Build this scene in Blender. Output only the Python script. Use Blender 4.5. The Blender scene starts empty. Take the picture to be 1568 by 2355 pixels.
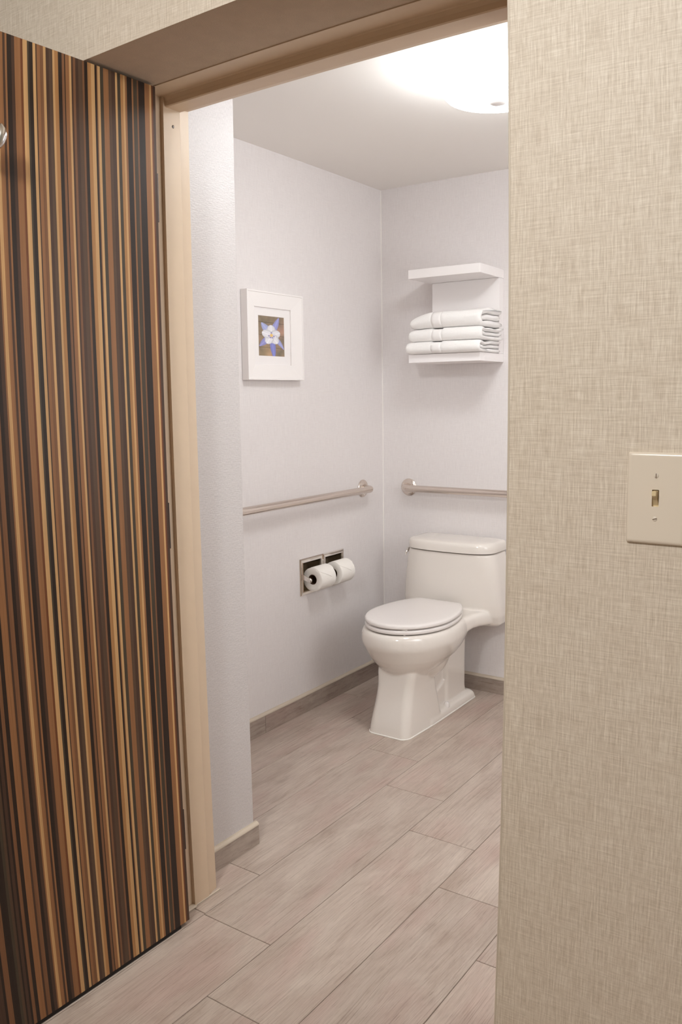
import bpy, bmesh, math, random
from mathutils import Vector, Matrix, noise
random.seed(7)
SC = bpy.context.scene
COL = SC.collection
PI = math.pi

# ---------------------------------------------------------------- camera
# world: X right along the back wall, Y into the bathroom, Z up, metres
cd = bpy.data.cameras.new('camera'); cam = bpy.data.objects.new('camera', cd); COL.objects.link(cam)
YAW, PITCH, ROLL = -6.09802741e-01, 1.35019766e-01, -1.39772567e-02
def cam_rows(y, p, r):
    B = Matrix(((1,0,0),(0,0,-1),(0,1,0)))
    Rz = Matrix(((math.cos(y),-math.sin(y),0),(math.sin(y),math.cos(y),0),(0,0,1)))
    Rp = Matrix(((1,0,0),(0,math.cos(p),-math.sin(p)),(0,math.sin(p),math.cos(p))))
    Rr = Matrix(((math.cos(r),-math.sin(r),0),(math.sin(r),math.cos(r),0),(0,0,1)))
    return Rr @ Rp @ B @ Rz
M = cam_rows(YAW, PITCH, ROLL)
R3 = Matrix((M[0], -M[1], -M[2])).transposed()
cam.matrix_world = Matrix.Translation((0, 0, 1.34)) @ R3.to_4x4()
# a wide zoom lens with its natural barrel distortion, as a lens polynomial
cd.type = 'PANO'
cd.sensor_fit = 'AUTO'
LENS = [0.0, 0.052134280767749994, 3.0485980140460263e-05, -4.291172363940324e-05, 1.021151670768507e-06]
for tgt in (cd, getattr(cd, 'cycles', None)):
    if tgt is None: continue
    try:
        tgt.panorama_type = 'FISHEYE_LENS_POLYNOMIAL'
        tgt.fisheye_fov = math.radians(160)
        for i, k in enumerate(LENS): setattr(tgt, 'fisheye_polynomial_k%d' % i, -k)
    except Exception: pass
cd.sensor_width = 23.55; cd.sensor_height = 23.55
cd.clip_start = 0.02; cd.clip_end = 60
SC.camera = cam

# ---------------------------------------------------------------- exposure, world, lights
SC.view_settings.view_transform = 'Standard'; SC.view_settings.look = 'None'
SC.view_settings.gamma = 1.0; SC.view_settings.exposure = 0.64
SC.view_settings.use_curve_mapping = False
w = bpy.data.worlds.new('hall_ambience'); SC.world = w; w.use_nodes = True
w.node_tree.nodes['Background'].inputs[0].default_value = (1.0, 0.86, 0.64, 1)
w.node_tree.nodes['Background'].inputs[1].default_value = 0.14
def area(name, loc, rot, size, power, color):
    l = bpy.data.lights.new(name, 'AREA'); l.shape = 'DISK'; l.size = size; l.energy = power; l.color = color
    o = bpy.data.objects.new(name, l); COL.objects.link(o); o.location = loc; o.rotation_euler = rot
    return o
pl_ = bpy.data.lights.new('hall_ceiling_lamp', 'POINT'); pl_.energy = 45.0; pl_.color = (0.94, 1.0, 1.04); pl_.shadow_soft_size = 0.14
po_ = bpy.data.objects.new('hall_ceiling_lamp', pl_); COL.objects.link(po_); po_.location = (-0.62, -0.36, 2.36)
area('bath_fill_light', (0.24, 2.15, 1.5), (0, math.radians(90), math.radians(-14)), 1.1, 9.5, (0.95, 1.0, 1.02))  # unseen fill light, added to even out the bathroom walls
DIFFUSER_STRENGTH = 15.5

# ---------------------------------------------------------------- colour helpers
def lin(c):
    c /= 255.0
    return c/12.92 if c <= 0.04045 else ((c+0.055)/1.055)**2.4
def rgb(r, g, b, f=1.0): return (lin(r)*f, lin(g)*f, lin(b)*f, 1)

class NT:
    def __init__(s, name):
        s.m = bpy.data.materials.new(name); s.m.use_nodes = True
        s.t = s.m.node_tree; s.b = s.t.nodes['Principled BSDF']
    def n(s, typ, **kw):
        nd = s.t.nodes.new(typ)
        for k, v in kw.items(): setattr(nd, k, v)
        return nd
    def l(s, a, b): s.t.links.new(a, b)
    def coord(s, kind='Object'): return s.n('ShaderNodeTexCoord').outputs[kind]
    def math(s, op, a, b=None, clamp=False):
        nd = s.n('ShaderNodeMath', operation=op, use_clamp=clamp)
        for i, v in enumerate((a, b)):
            if v is None: continue
            if isinstance(v, (int, float)): nd.inputs[i].default_value = v
            else: s.l(v, nd.inputs[i])
        return nd.outputs[0]
    def mapping(s, vec, scale):
        nd = s.n('ShaderNodeMapping'); s.l(vec, nd.inputs[0]); nd.inputs['Scale'].default_value = scale
        return nd.outputs[0]
    def noise(s, vec, scale, detail=2, rough=0.5, dist=0):
        nd = s.n('ShaderNodeTexNoise'); s.l(vec, nd.inputs['Vector'])
        nd.inputs['Scale'].default_value = scale; nd.inputs['Detail'].default_value = detail
        nd.inputs['Roughness'].default_value = rough; nd.inputs['Distortion'].default_value = dist
        return nd.outputs[0]
    def ramp(s, fac, stops):
        nd = s.n('ShaderNodeValToRGB'); s.l(fac, nd.inputs[0]); e = nd.color_ramp.elements
        while len(e) < len(stops): e.new(0.5)
        for x, (p, c) in zip(e, stops): x.position = p; x.color = c
        return nd.outputs[0]
    def mix(s, fac, a, b, mode='MIX'):
        nd = s.n('ShaderNodeMix', data_type='RGBA', blend_type=mode)
        for sock, v in ((nd.inputs[0], fac), (nd.inputs[6], a), (nd.inputs[7], b)):
            if isinstance(v, (int, float, tuple)): sock.default_value = v
            else: s.l(v, sock)
        return nd.outputs[2]
    def bump(s, h, strength, dist):
        nd = s.n('ShaderNodeBump'); s.l(h, nd.inputs['Height'])
        nd.inputs['Strength'].default_value = strength; nd.inputs['Distance'].default_value = dist
        s.l(nd.outputs[0], s.b.inputs['Normal'])
    def set(s, color=None, rough=None, metal=None, **kw):
        if color is not None:
            if isinstance(color, tuple): s.b.inputs['Base Color'].default_value = color
            else: s.l(color, s.b.inputs['Base Color'])
        if rough is not None:
            if isinstance(rough, (int, float)): s.b.inputs['Roughness'].default_value = rough
            else: s.l(rough, s.b.inputs['Roughness'])
        if metal is not None: s.b.inputs['Metallic'].default_value = metal
        for k, v in kw.items(): s.b.inputs[k].default_value = v
        return s.m

def wall_uv(n):
    """(along the wall, up) in metres for any upright wall"""
    sep = n.n('ShaderNodeSeparateXYZ'); n.l(n.coord('Object'), sep.inputs[0])
    u = n.math('ADD', sep.outputs[0], sep.outputs[1])
    cmb = n.n('ShaderNodeCombineXYZ'); n.l(u, cmb.inputs[0]); n.l(sep.outputs[2], cmb.inputs[1])
    return cmb.outputs[0]

def woven_paper(name, dark, mid, light, amount, bump, rough=0.6):
    """fabric-backed wallpaper: fine upright threads crossed by short level slubs"""
    n = NT(name); uv = wall_uv(n)
    v = n.noise(n.mapping(uv, (420, 16, 1)), 1.0, 2, 0.6)
    v2 = n.noise(n.mapping(uv, (900, 60, 1)), 1.0, 1, 0.6)
    h = n.noise(n.mapping(uv, (16, 420, 1)), 1.0, 2, 0.6)
    h2 = n.noise(n.mapping(uv, (40, 900, 1)), 1.0, 1, 0.6)
    a = n.math('ADD', n.math('MULTIPLY', v, 0.36), n.math('MULTIPLY', v2, 0.22))
    b = n.math('ADD', n.math('MULTIPLY', h, 0.24), n.math('MULTIPLY', h2, 0.18))
    s = n.math('ADD', a, b)
    lo, hi = 0.5 - 0.12/amount, 0.5 + 0.12/amount
    col = n.ramp(s, [(max(0, lo), dark), (0.5, mid), (min(1, hi), light)])
    n.bump(s, bump, 0.0012)
    return n.set(col, rough)

MAT = {}
MAT['hall_paper'] = woven_paper('hall_wallpaper', rgb(190,172,152), rgb(212,196,178), rgb(230,217,201), 0.9, 0.22)
MAT['bath_paper'] = woven_paper('bath_wallpaper', rgb(225,218,216), rgb(232,225,223), rgb(237,231,229), 0.9, 0.14, 0.6)
def embossed():
    n = NT('bath_wallpaper_embossed'); uv = wall_uv(n)
    r = n.noise(n.mapping(uv, (70, 330, 1)), 1.0, 2, 0.5, 0.6)
    n.bump(r, 0.45, 0.0016)
    c = n.noise(n.mapping(uv, (500, 120, 1)), 1.0, 1)
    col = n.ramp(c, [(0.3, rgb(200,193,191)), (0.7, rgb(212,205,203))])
    return n.set(col, 0.42)
MAT['bath_embossed'] = embossed()
def plain(name, col, rough=0.5, metal=0.0, bumps=None, vary=0.0, **kw):
    n = NT(name); c = col
    vec = n.coord('Object')
    if vary:
        d = tuple(x*(1-vary) for x in col[:3]) + (1,)
        c = n.ramp(n.noise(vec, 30, 3), [(0.35, d), (0.65, col)])
    if bumps: n.bump(n.noise(vec, bumps[0], 3), bumps[1], bumps[2])
    return n.set(c, rough, metal, **kw)
MAT['ceiling'] = plain('ceiling_paint', rgb(243,237,231), 0.85, bumps=(60, 0.1, 0.001))
MAT['hall_ceiling'] = plain('hall_ceiling_paint', rgb(225,215,200), 0.85)
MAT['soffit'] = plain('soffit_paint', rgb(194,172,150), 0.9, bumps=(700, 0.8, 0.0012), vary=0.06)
MAT['frame'] = plain('cream_enamel', rgb(215,191,164), 0.42, bumps=(45, 0.05, 0.001), vary=0.02)
MAT['caulk_beige'] = plain('beige_caulk', rgb(205,190,172), 0.5)
MAT['porcelain'] = plain('glazed_porcelain', rgb(238,230,222), 0.08, bumps=(9, 0.02, 0.004), **{'Coat Weight': 0.3, 'Coat Roughness': 0.03})
MAT['seat'] = plain('white_seat_plastic', rgb(240,233,229), 0.2)
MAT['white_caulk'] = plain('white_caulk', rgb(245,240,232), 0.4)
MAT['frame_white'] = plain('white_picture_lacquer', rgb(247,241,238), 0.35)
MAT['mat_board'] = plain('white_mat_board', rgb(244,238,236), 0.8)
MAT['shelf'] = plain('white_shelf_lacquer', rgb(247,241,239), 0.35)
MAT['chrome'] = plain('polished_chrome', (0.80,0.76,0.72,1), 0.08, 1.0)
MAT['chrome_dark'] = plain('recess_chrome', (0.52,0.46,0.38,1), 0.22, 1.0)
MAT['hook'] = plain('satin_nickel', (0.80,0.80,0.80,1), 0.22, 1.0)
MAT['hinge'] = plain('hinge_steel', (0.12,0.10,0.09,1), 0.4, 1.0)
MAT['plate'] = plain('almond_plastic', rgb(224,209,192), 0.24)
MAT['toggle'] = plain('ivory_toggle', rgb(214,192,152), 0.3)
MAT['screw_ivory'] = plain('ivory_screw_head', rgb(214,200,184), 0.3)
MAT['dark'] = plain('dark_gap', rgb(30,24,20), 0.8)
MAT['core'] = plain('brown_cardboard', rgb(92,66,44), 0.9)
def brushed():
    n = NT('brushed_stainless'); v = n.coord('Object')
    r = n.noise(n.mapping(v, (14, 14, 900)), 1.0, 2)
    n.bump(r, 0.08, 0.0004)
    return n.set(rgb(218,207,198), 0.25, 1.0)
MAT['steel'] = brushed()
def paper():
    n = NT('tissue_paper'); v = n.coord('Object')
    n.bump(n.noise(v, 220, 3), 0.35, 0.002)
    return n.set(rgb(246,240,233), 0.9)
MAT['tissue'] = paper()
def terry():
    n = NT('white_terry'); v = n.coord('Object')
    a = n.noise(v, 520, 3, 0.7); b = n.noise(v, 60, 2)
    n.bump(n.math('ADD', a, n.math('MULTIPLY', b, 1.2)), 0.4, 0.003)
    return n.set(n.ramp(a, [(0.3, rgb(246,240,236)), (0.7, rgb(255,252,249))]), 1.0, **{'Sheen Weight': 0.2})
MAT['terry'] = terry()
def terry_band():
    n = NT('flat_woven_band'); v = n.coord('Object')
    n.bump(n.noise(n.mapping(v, (60, 900, 900)), 1.0, 2), 0.25, 0.001)
    return n.set(rgb(246,241,238), 1.0)
MAT['band'] = terry_band()
def diffuser():
    n = NT('lit_opal_glass')
    n.b.inputs['Emission Color'].default_value = (0.94, 1.0, 1.03, 1)
    n.b.inputs['Emission Strength'].default_value = DIFFUSER_STRENGTH
    return n.set(rgb(245,240,235), 0.25)
MAT['diffuser'] = diffuser()
def plank(name, shade_shift=0.0):
    """wood-look porcelain, grain along Y, each tile with its own patch of the pattern"""
    n = NT(name); v = n.coord('Object')
    oi = n.n('ShaderNodeObjectInfo')
    off = n.n('ShaderNodeCombineXYZ')
    for i, k in enumerate((37.0, 91.0, 53.0)): n.l(n.math('MULTIPLY', oi.outputs['Random'], k), off.inputs[i])
    add = n.n('ShaderNodeVectorMath', operation='ADD'); n.l(v, add.inputs[0]); n.l(off.outputs[0], add.inputs[1])
    p = add.outputs[0]
    blot = n.noise(n.mapping(p, (14, 4.5, 5)), 1.0, 5, 0.65, 0.5)
    hue = n.noise(n.mapping(p, (8, 2.6, 3)), 1.0, 3, 0.55, 0.3)
    warp = n.noise(n.mapping(p, (5, 1.2, 3)), 1.0, 2, 0.5)
    wv = n.n('ShaderNodeCombineXYZ'); n.l(n.math('MULTIPLY', warp, 0.05), wv.inputs[0])
    add2 = n.n('ShaderNodeVectorMath', operation='ADD'); n.l(p, add2.inputs[0]); n.l(wv.outputs[0], add2.inputs[1])
    q = add2.outputs[0]
    grain = n.noise(n.mapping(q, (260, 5.0, 60)), 1.0, 4, 0.7, 0.5)
    fine = n.noise(n.mapping(q, (640, 26, 200)), 1.0, 3, 0.7, 0.3)
    crack = n.noise(n.mapping(q, (210, 9, 90)), 1.0, 2, 0.6, 0.4)
    c1 = n.ramp(blot, [(0.30, rgb(180,161,147)), (0.5, rgb(197,180,167)), (0.70, rgb(209,193,180))])
    pink = n.mix(0.6, c1, rgb(196,168,157), 'MIX')
    fh = n.ramp(hue, [(0.48, (0,0,0,1)), (0.70, (1,1,1,1))])
    c2 = n.mix(fh, c1, pink)
    g = n.ramp(grain, [(0.36, (0.72,0.68,0.66,1)), (0.46, (0.95,0.94,0.93,1)), (0.60, (1.05,1.05,1.05,1))])
    c3 = n.mix(0.72, c2, g, 'MULTIPLY')
    f = n.ramp(fine, [(0.30, (0.76,0.73,0.71,1)), (0.46, (1,1,1,1)), (0.72, (1.06,1.06,1.06,1))])
    c4 = n.mix(0.7, c3, f, 'MULTIPLY')
    lines = n.noise(n.mapping(q, (330, 1.6, 60)), 1.0, 3, 0.75, 0.2)
    ll = n.ramp(lines, [(0.34, (0.70,0.65,0.62,1)), (0.40, (1,1,1,1))])
    c4 = n.mix(0.65, c4, ll, 'MULTIPLY')
    k = n.ramp(crack, [(0.27, (0.66,0.61,0.58,1)), (0.33, (1,1,1,1))])
    c5 = n.mix(0.7, c4, k, 'MULTIPLY')
    tone = n.math('ADD', n.math('MULTIPLY', oi.outputs['Random'], 0.08), 0.90+shade_shift)
    vm = n.n('ShaderNodeVectorMath', operation='SCALE'); n.l(c5, vm.inputs[0]); n.l(tone, vm.inputs[3])
    n.bump(n.math('ADD', grain, fine), 0.22, 0.0010)
    return n.set(vm.outputs[0], 0.42)
MAT['plank'] = plank('wood_look_porcelain')
MAT['plank_shaded'] = plank('wood_look_baseboard_shaded', -0.26)  # darker copy of the tile material; baseboard shading is put in its colour
MAT['grout'] = plain('tile_grout', rgb(128,112,100), 0.9)
TONES = dict(L=(198,155,106), M=(146,101,66), N=(124,85,58), R=(112,66,40), D=(76,54,42), B=(88,66,50), G=(70,59,46), K=(46,34,27), T=(168,121,76))
def veneer(k, c):
    n = NT('veneer_' + {'L':'light','M':'mid','N':'nut','R':'red','D':'dark','B':'umber','G':'grey','K':'black','T':'tan'}[k])
    v = n.coord('Object')
    g = n.noise(n.mapping(v, (1, 700, 9)), 1.0, 3, 0.7)
    g2 = n.noise(n.mapping(v, (1, 160, 1.2)), 1.0, 2, 0.5)
    m = n.math('ADD', n.math('MULTIPLY', g, 0.6), n.math('MULTIPLY', g2, 0.4))
    col = n.ramp(m, [(0.32, rgb(*c, 0.80)), (0.5, rgb(*c, 1.0)), (0.68, rgb(*c, 1.22))])
    n.bump(g, 0.08, 0.0005)
    return n.set(col, 0.42, **{'Specular IOR Level': 0.3})
for k, c in TONES.items(): MAT['v'+k] = veneer(k, c)
MAT['door_edge'] = plain('door_edge_band', rgb(120,84,52), 0.4)

# ---------------------------------------------------------------- mesh helpers
def obj(name, bm, mat, parent=None, smooth=False, loc=None, recalc=True):
    """link one mesh object; vertices are in world metres and are moved to the origin of their thing"""
    me = bpy.data.meshes.new(name)
    if recalc: bmesh.ops.recalc_face_normals(bm, faces=bm.faces)
    o = bpy.data.objects.new(name, me)
    base = Vector((0,0,0))
    if parent is not None:
        p = parent
        while p is not None: base += p.location; p = p.parent
    if loc is not None:
        base = base*0 + Vector(loc); o.location = Vector(loc)
        if parent is not None:
            p = parent
            while p is not None: o.location -= p.location; p = p.parent
    if base.length: bmesh.ops.translate(bm, verts=bm.verts, vec=-base)
    bm.to_mesh(me); bm.free()
    for m in (mat if isinstance(mat, (list, tuple)) else [mat]): me.materials.append(m)
    if smooth:
        for p in me.polygons: p.use_smooth = True
        try: me.set_sharp_from_angle(angle=math.radians(38))
        except Exception: pass
    COL.objects.link(o)
    if parent is not None: o.parent = parent
    return o
def thing(name, label, cat, loc, group=None):
    o = bpy.data.objects.new(name, None); COL.objects.link(o); o.location = loc
    o.empty_display_size = 0.05
    o['label'] = label; o['category'] = cat
    if group: o['group'] = group
    return o
def struct(name, bm, mat, label=None, **kw):
    o = obj(name, bm, mat, **kw); o['kind'] = 'structure'
    if label: o['label'] = label
    return o
def box(bm, x0, x1, y0, y1, z0, z1, bev=0.0, seg=2, mi=0):
    vs = [bm.verts.new((x, y, z)) for x in (x0, x1) for y in (y0, y1) for z in (z0, z1)]
    fs = [bm.faces.new([vs[i] for i in q]) for q in ((0,1,3,2),(4,6,7,5),(0,4,5,1),(2,3,7,6),(0,2,6,4),(1,5,7,3))]
    for f in fs: f.material_index = mi
    if bev:
        es = list({e for f in fs for e in f.edges})
        bmesh.ops.recalc_face_normals(bm, faces=fs)
        bmesh.ops.bevel(bm, geom=es, offset=bev, segments=seg, affect='EDGES', profile=0.5)
def prism(bm, poly, axis, a, b):
    """extrude a polygon; axis 2: poly is (x,y), axis 0: poly is (y,z), axis 1: poly is (x,z)"""
    def P(p, t):
        return {2:(p[0],p[1],t), 0:(t,p[0],p[1]), 1:(p[0],t,p[1])}[axis]
    lo = [bm.verts.new(P(p, a)) for p in poly]; hi = [bm.verts.new(P(p, b)) for p in poly]
    n = len(poly)
    for i in range(n): bm.faces.new((lo[i], lo[(i+1)%n], hi[(i+1)%n], hi[i]))
    bm.faces.new(lo); bm.faces.new(hi[::-1])
def loft(bm, rings, cap=True, closed=True):
    R = [[bm.verts.new(p) for p in r] for r in rings]
    n = len(R[0])
    for a, b in zip(R, R[1:]):
        for i in range(n if closed else n-1): bm.faces.new((a[i], a[(i+1)%n], b[(i+1)%n], b[i]))
    if cap: bm.faces.new(R[0][::-1]); bm.faces.new(R[-1])
    return R
def tube(bm, path, rad, seg=16, cap=True):
    pts = [Vector(p) for p in path]; rings = []
    up = None
    for i, p in enumerate(pts):
        t = (pts[min(i+1, len(pts)-1)] - pts[max(i-1, 0)]).normalized()
        if up is None: up = Vector((0,0,1)) if abs(t.z) < 0.9 else Vector((1,0,0))
        a = (up - t*up.dot(t)).normalized(); b = t.cross(a); up = a
        r = rad[i] if isinstance(rad, (list, tuple)) else rad
        rings.append([p + (a*math.cos(2*PI*k/seg) + b*math.sin(2*PI*k/seg))*r for k in range(seg)])
    loft(bm, rings, cap)
def lathe(bm, c, axis, prof, seg=32):
    """prof: (distance along axis, radius)"""
    ax = Vector(axis).normalized(); u = ax.orthogonal().normalized(); v = ax.cross(u); c = Vector(c)
    loft(bm, [[c + ax*h + (u*math.cos(2*PI*k/seg)+v*math.sin(2*PI*k/seg))*max(r, 1e-5) for k in range(seg)] for h, r in prof])
BM = bmesh.new

# ================================================================ SETTING
LX, BY, CZ = -2.115, 3.385, 2.304      # left wall, back wall, ceiling
HX = -0.512                            # corner of the hall wall
HY = 1.175                             # face of the hall wall
RX = 0.30                              # right wall of the bathroom, out of view

# floor: grout bed with wood-look tiles, each its own object
bm = BM(); box(bm, -2.6, 1.4, -1.6, 3.55, -0.05, -0.0022)
floor = struct('floor', bm, MAT['grout'], 'floor of grey-beige wood-look plank tiles laid stair-stepped')
PW, PL, J = 0.2266, 0.9120, 0.0010
tile_cache = {}
def floor_tile(x0, x1, y0, y1):
    key = (round(x1-x0, 4), round(y1-y0, 4))
    cx, cy = (x0+x1)/2, (y0+y1)/2
    if key not in tile_cache:
        b = BM(); hx, hy = key[0]/2-J, key[1]/2-J
        box(b, -hx, hx, -hy, hy, -0.008, 0.0, 0.0009, 1)
        o = obj('tile', b, MAT['plank'], None); tile_cache[key] = o.data
    else:
        o = bpy.data.objects.new('tile', tile_cache[key]); COL.objects.link(o)
    o.location = (cx, cy, 0); o.parent = floor
for r in range(-1, 15):
    x0 = -2.129 + r*PW; x1 = x0 + PW
    first = 3.012 - 0.2280*r
    ys = sorted({round(first + k*PL, 4) for k in range(-8, 5)})
    if r == 2: ys = sorted(ys + [1.420])
    ys = [-1.6] + [y for y in ys if -1.55 < y < 3.36] + [3.40]
    a, b = x0, x1
    if r == -1 or x0 > 1.15: continue
    for y0, y1 in zip(ys, ys[1:]): floor_tile(a, b, y0, y1)

# left bathroom wall with the opening for the recessed paper holder
HYA, HYB, HZA, HZB = 2.728, 3.026, 0.527, 0.661
bm = BM()
box(bm, LX-0.15, LX, 1.70, HYA, 0, CZ+0.05); box(bm, LX-0.15, LX, HYB, BY+0.1, 0, CZ+0.05)
box(bm, LX-0.15, LX, HYA, HYB, 0, HZA); box(bm, LX-0.15, LX, HYA, HYB, HZB, CZ+0.05)
struct('wall_left', bm, MAT['bath_paper'], 'pale grey bathroom wall with the framed flower picture')
bm = BM(); box(bm, LX, RX+0.1, BY, BY+0.12, 0, CZ+0.05)
struct('wall_back', bm, MAT['bath_paper'], 'pale grey bathroom wall behind the toilet')
bm = BM(); box(bm, RX, RX+0.1, 1.53, BY, 0, CZ+0.05)
struct('wall_right', bm, MAT['bath_paper'], 'bathroom wall out of view on the right')
# wall beside the door frame, inside the bathroom
bm = BM(); box(bm, LX-0.15, -1.575, 1.372, 1.770, 0, CZ+0.05, 0.0)
es = [e for e in bm.edges if all(abs(v.co.x+1.575) < 1e-4 and abs(v.co.y-1.77) < 1e-4 for v in e.verts)]
bmesh.ops.bevel(bm, geom=es, offset=0.004, segments=3, affect='EDGES')
struct('wall_entry', bm, MAT['bath_embossed'], 'short white wall end with embossed paper just inside the doorway')
bm = BM(); box(bm, -1.575, RX+0.1, 1.372, 1.530, 2.085, CZ+0.05); box(bm, -0.515, RX+0.1, 1.372, 1.530, 0, 2.085)
struct('wall_front', bm, MAT['bath_paper'], 'bathroom side of the door wall, out of view')
# hall side
bm = BM()
box(bm, HX, 1.4, HY, 1.372, 0, 2.55, 0.0)
box(bm, -2.6, -1.535, HY, 1.372, 0, 2.55)
box(bm, -1.535, HX, HY, 1.372, 2.0625, 2.55)
o = struct('wall_hall', bm, [MAT['hall_paper'], MAT['soffit']], 'hall wall in beige woven wallpaper around the recessed doorway')
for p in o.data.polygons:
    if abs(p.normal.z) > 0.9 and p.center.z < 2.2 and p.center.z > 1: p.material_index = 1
# bead along the outer corner of the hall wall
bm = BM(); tube(bm, [(HX+0.0015, HY+0.0015, 0.0), (HX+0.0015, HY+0.0015, 2.0625)], 0.0022, 10)
struct('trim_1', bm, MAT['caulk_beige'], 'thin corner bead on the edge of the hall wall')
bm = BM(); box(bm, LX-0.15, RX+0.1, 1.372, BY+0.12, CZ, CZ+0.06)
struct('ceiling', bm, MAT['ceiling'], 'smooth white bathroom ceiling')
bm = BM(); box(bm, -2.6, 1.4, -1.6, HY, 2.55, 2.60)
struct('ceiling_hall', bm, MAT['hall_ceiling'], 'hall ceiling, out of view')
# thin caulk lines in the corners of the bathroom
bm = BM(); tube(bm, [(LX, BY, 0.06), (LX, BY, CZ)], 0.0025, 8)
struct('trim_2', bm, MAT['ceiling'], 'caulk line up the inner corner of the bathroom')

# baseboards: tile strip with a rounded cap and caulk above
def baseboard(name, label, axis, wall, a, b, joints, side=1, end_cap=False, h=0.064, t=0.012):
    """axis 1: runs along Y on an X=wall face; axis 0: runs along X on a Y=wall face, sticking out to -Y"""
    cuts = [a] + joints + [b]
    bmc = BM()
    n = 6
    if axis == 1:
        prof = [(wall, h+0.001), (wall, h+0.012), (wall+0.003, h+0.012)] + \
               [(wall + (t+0.001)*math.sin(PI/2*k/n)*0.75 + (t+0.001)*0.25, h+0.001 + 0.010*math.cos(PI/2*k/n)) for k in range(n+1)]
        prism(bmc, prof, 1, a, b)
    else:
        prof = [(wall, h+0.001), (wall, h+0.012), (wall-0.003, h+0.012)] + \
               [(wall - (t+0.001)*math.sin(PI/2*k/n)*0.75 - (t+0.001)*0.25, h+0.001 + 0.010*math.cos(PI/2*k/n)) for k in range(n+1)]
        prism(bmc, prof, 0, a, b)
    root = struct(name, bmc, MAT['caulk_beige'], label)
    for c0, c1 in zip(cuts, cuts[1:]):
        bt = BM(); cc = (c0+c1)/2; L = (c1-c0)/2-0.0006
        if axis == 1:
            # tile local: grain along Y
            box(bt, 0, t, -L, L, 0, h, 0.0006, 1)
            o = obj('baseboard_tile', bt, MAT['plank_shaded'], None); o.location = (wall, cc, 0)
        else:
            box(bt, -0.0, t, -L, L, 0, h, 0.0006, 1)
            o = obj('baseboard_tile', bt, MAT['plank_shaded'], None); o.location = (cc, wall, 0); o.rotation_euler = (0, 0, -PI/2)
        o.parent = root
    return root
baseboard('baseboard_left', 'grey wood-look tile baseboard under the framed picture', 1, LX, 1.772, BY-0.001, [2.455], h=0.073)
baseboard('baseboard_back', 'grey wood-look tile baseboard behind the toilet', 0, BY, LX+0.014, RX, [-1.25], h=0.066)
baseboard('baseboard_entry', 'short grey tile baseboard beside the door frame', 1, -1.575, 1.528, 1.778, [], h=0.062)

# door frame (steel, cream enamel)
bm = BM()
JZ = 2.0605
jamb = [(-1.5745,1.3722),(-1.503,1.3722),(-1.503,1.428),(-1.493,1.428),(-1.493,1.482),(-1.4955,1.485),(-1.4985,1.4875),(-1.4995,1.491),(-1.509,1.527),(-1.5745,1.527)]
prism(bm, jamb, 2, 0.0, JZ)
root = struct('trim_3', bm, MAT['frame'], 'cream painted steel door frame with stop around the doorway')
mir = lambda p: (-2.086 - p[0], p[1])
bm = BM(); prism(bm, [mir(p) for p in jamb], 2, 0.0, JZ); obj('jamb', bm, MAT['frame'], root)
head = [(1.3722,2.085),(1.3722,2.0605),(1.428,2.0605),(1.431,2.0585),(1.434,2.050),(1.434,2.0385),(1.437,2.0365),(1.484,2.0365),(1.488,2.039),(1.492,2.046),(1.527,2.052),(1.527,2.085)]
bm = BM(); prism(bm, head, 0, -1.5745, -0.515); obj('header', bm, MAT['frame'], root)
bm = BM(); lathe(bm, (-1.4935, 1.459, 1.996), (1,0,0), [(0,0.0042),(0.0012,0.0036),(0.0016,0.002)], 14); obj('screw', bm, MAT['hinge'], root)
bm = BM(); box(bm, -1.503, -1.486, 1.374, 1.4285, 0.0003, 0.006, 0.002); box(bm, -1.496, -1.4915, 1.430, 1.526, 0.0003, 0.004, 0.001)
obj('caulk_bead', bm, MAT['caulk_beige'], root)

# ================================================================ DOOR
DY0, DY1, DX0, DX1, DZ0, DZ1 = 0.452, 1.364, -1.495, -1.451, 0.012, 2.055
bm = BM(); box(bm, DX0, DX1-0.0006, DY0, DY1, DZ0, DZ1, 0.0006, 1)
door = struct('door_1', bm, MAT['door_edge'], 'open door faced in narrow vertical stripes of light and dark wood veneer', loc=(-1.495, 1.364, 0))
STR = [(0.7000,'D'),(0.8070,'D'),(0.8210,'K'),(0.8270,'N'),(0.8400,'K'),(0.8560,'G'),(0.8625,'B'),(0.8690,'K'),(0.8730,'D'),(0.8800,'K'),(0.8850,'N'),(0.8930,'K'),(0.9020,'M'),(0.9170,'D'),(0.9220,'N'),(0.9320,'K'),(0.9400,'D'),(0.9485,'M'),(0.9518,'L'),(0.9591,'M'),(0.9686,'D'),(0.9737,'M'),(0.9779,'K'),(0.9879,'D'),(0.9951,'M'),(1.0087,'R'),(1.014,'L'),(1.0243,'G'),(1.0287,'K'),(1.0371,'L'),(1.0437,'D'),(1.0467,'M'),(1.0543,'N'),(1.0619,'L'),(1.068,'D'),(1.0754,'B'),(1.0841,'L'),(1.0891,'T'),(1.0979,'K'),(1.1071,'N'),(1.1134,'K'),(1.1157,'M'),(1.1253,'L'),(1.1305,'D'),(1.1351,'N'),(1.1409,'D'),(1.1482,'B'),(1.1591,'N'),(1.1641,'K'),(1.1724,'T'),(1.1815,'L'),(1.1911,'K'),(1.1962,'N'),(1.1986,'L'),(1.2055,'G'),(1.2145,'M'),(1.2285,'B'),(1.237,'D'),(1.2469,'L'),(1.2527,'G'),(1.2613,'T'),(1.2686,'L'),(1.2741,'M'),(1.2796,'K'),(1.2936,'M'),(1.2981,'G'),(1.3085,'N'),(1.3131,'K'),(1.3313,'M'),(1.3456,'L'),(1.3514,'R'),(1.3561,'D')]
rest = []
y = DY0
pat = [(b2-a2, k) for (a2, k), (b2, _) in zip(STR[14:60], STR[15:61])]
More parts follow.
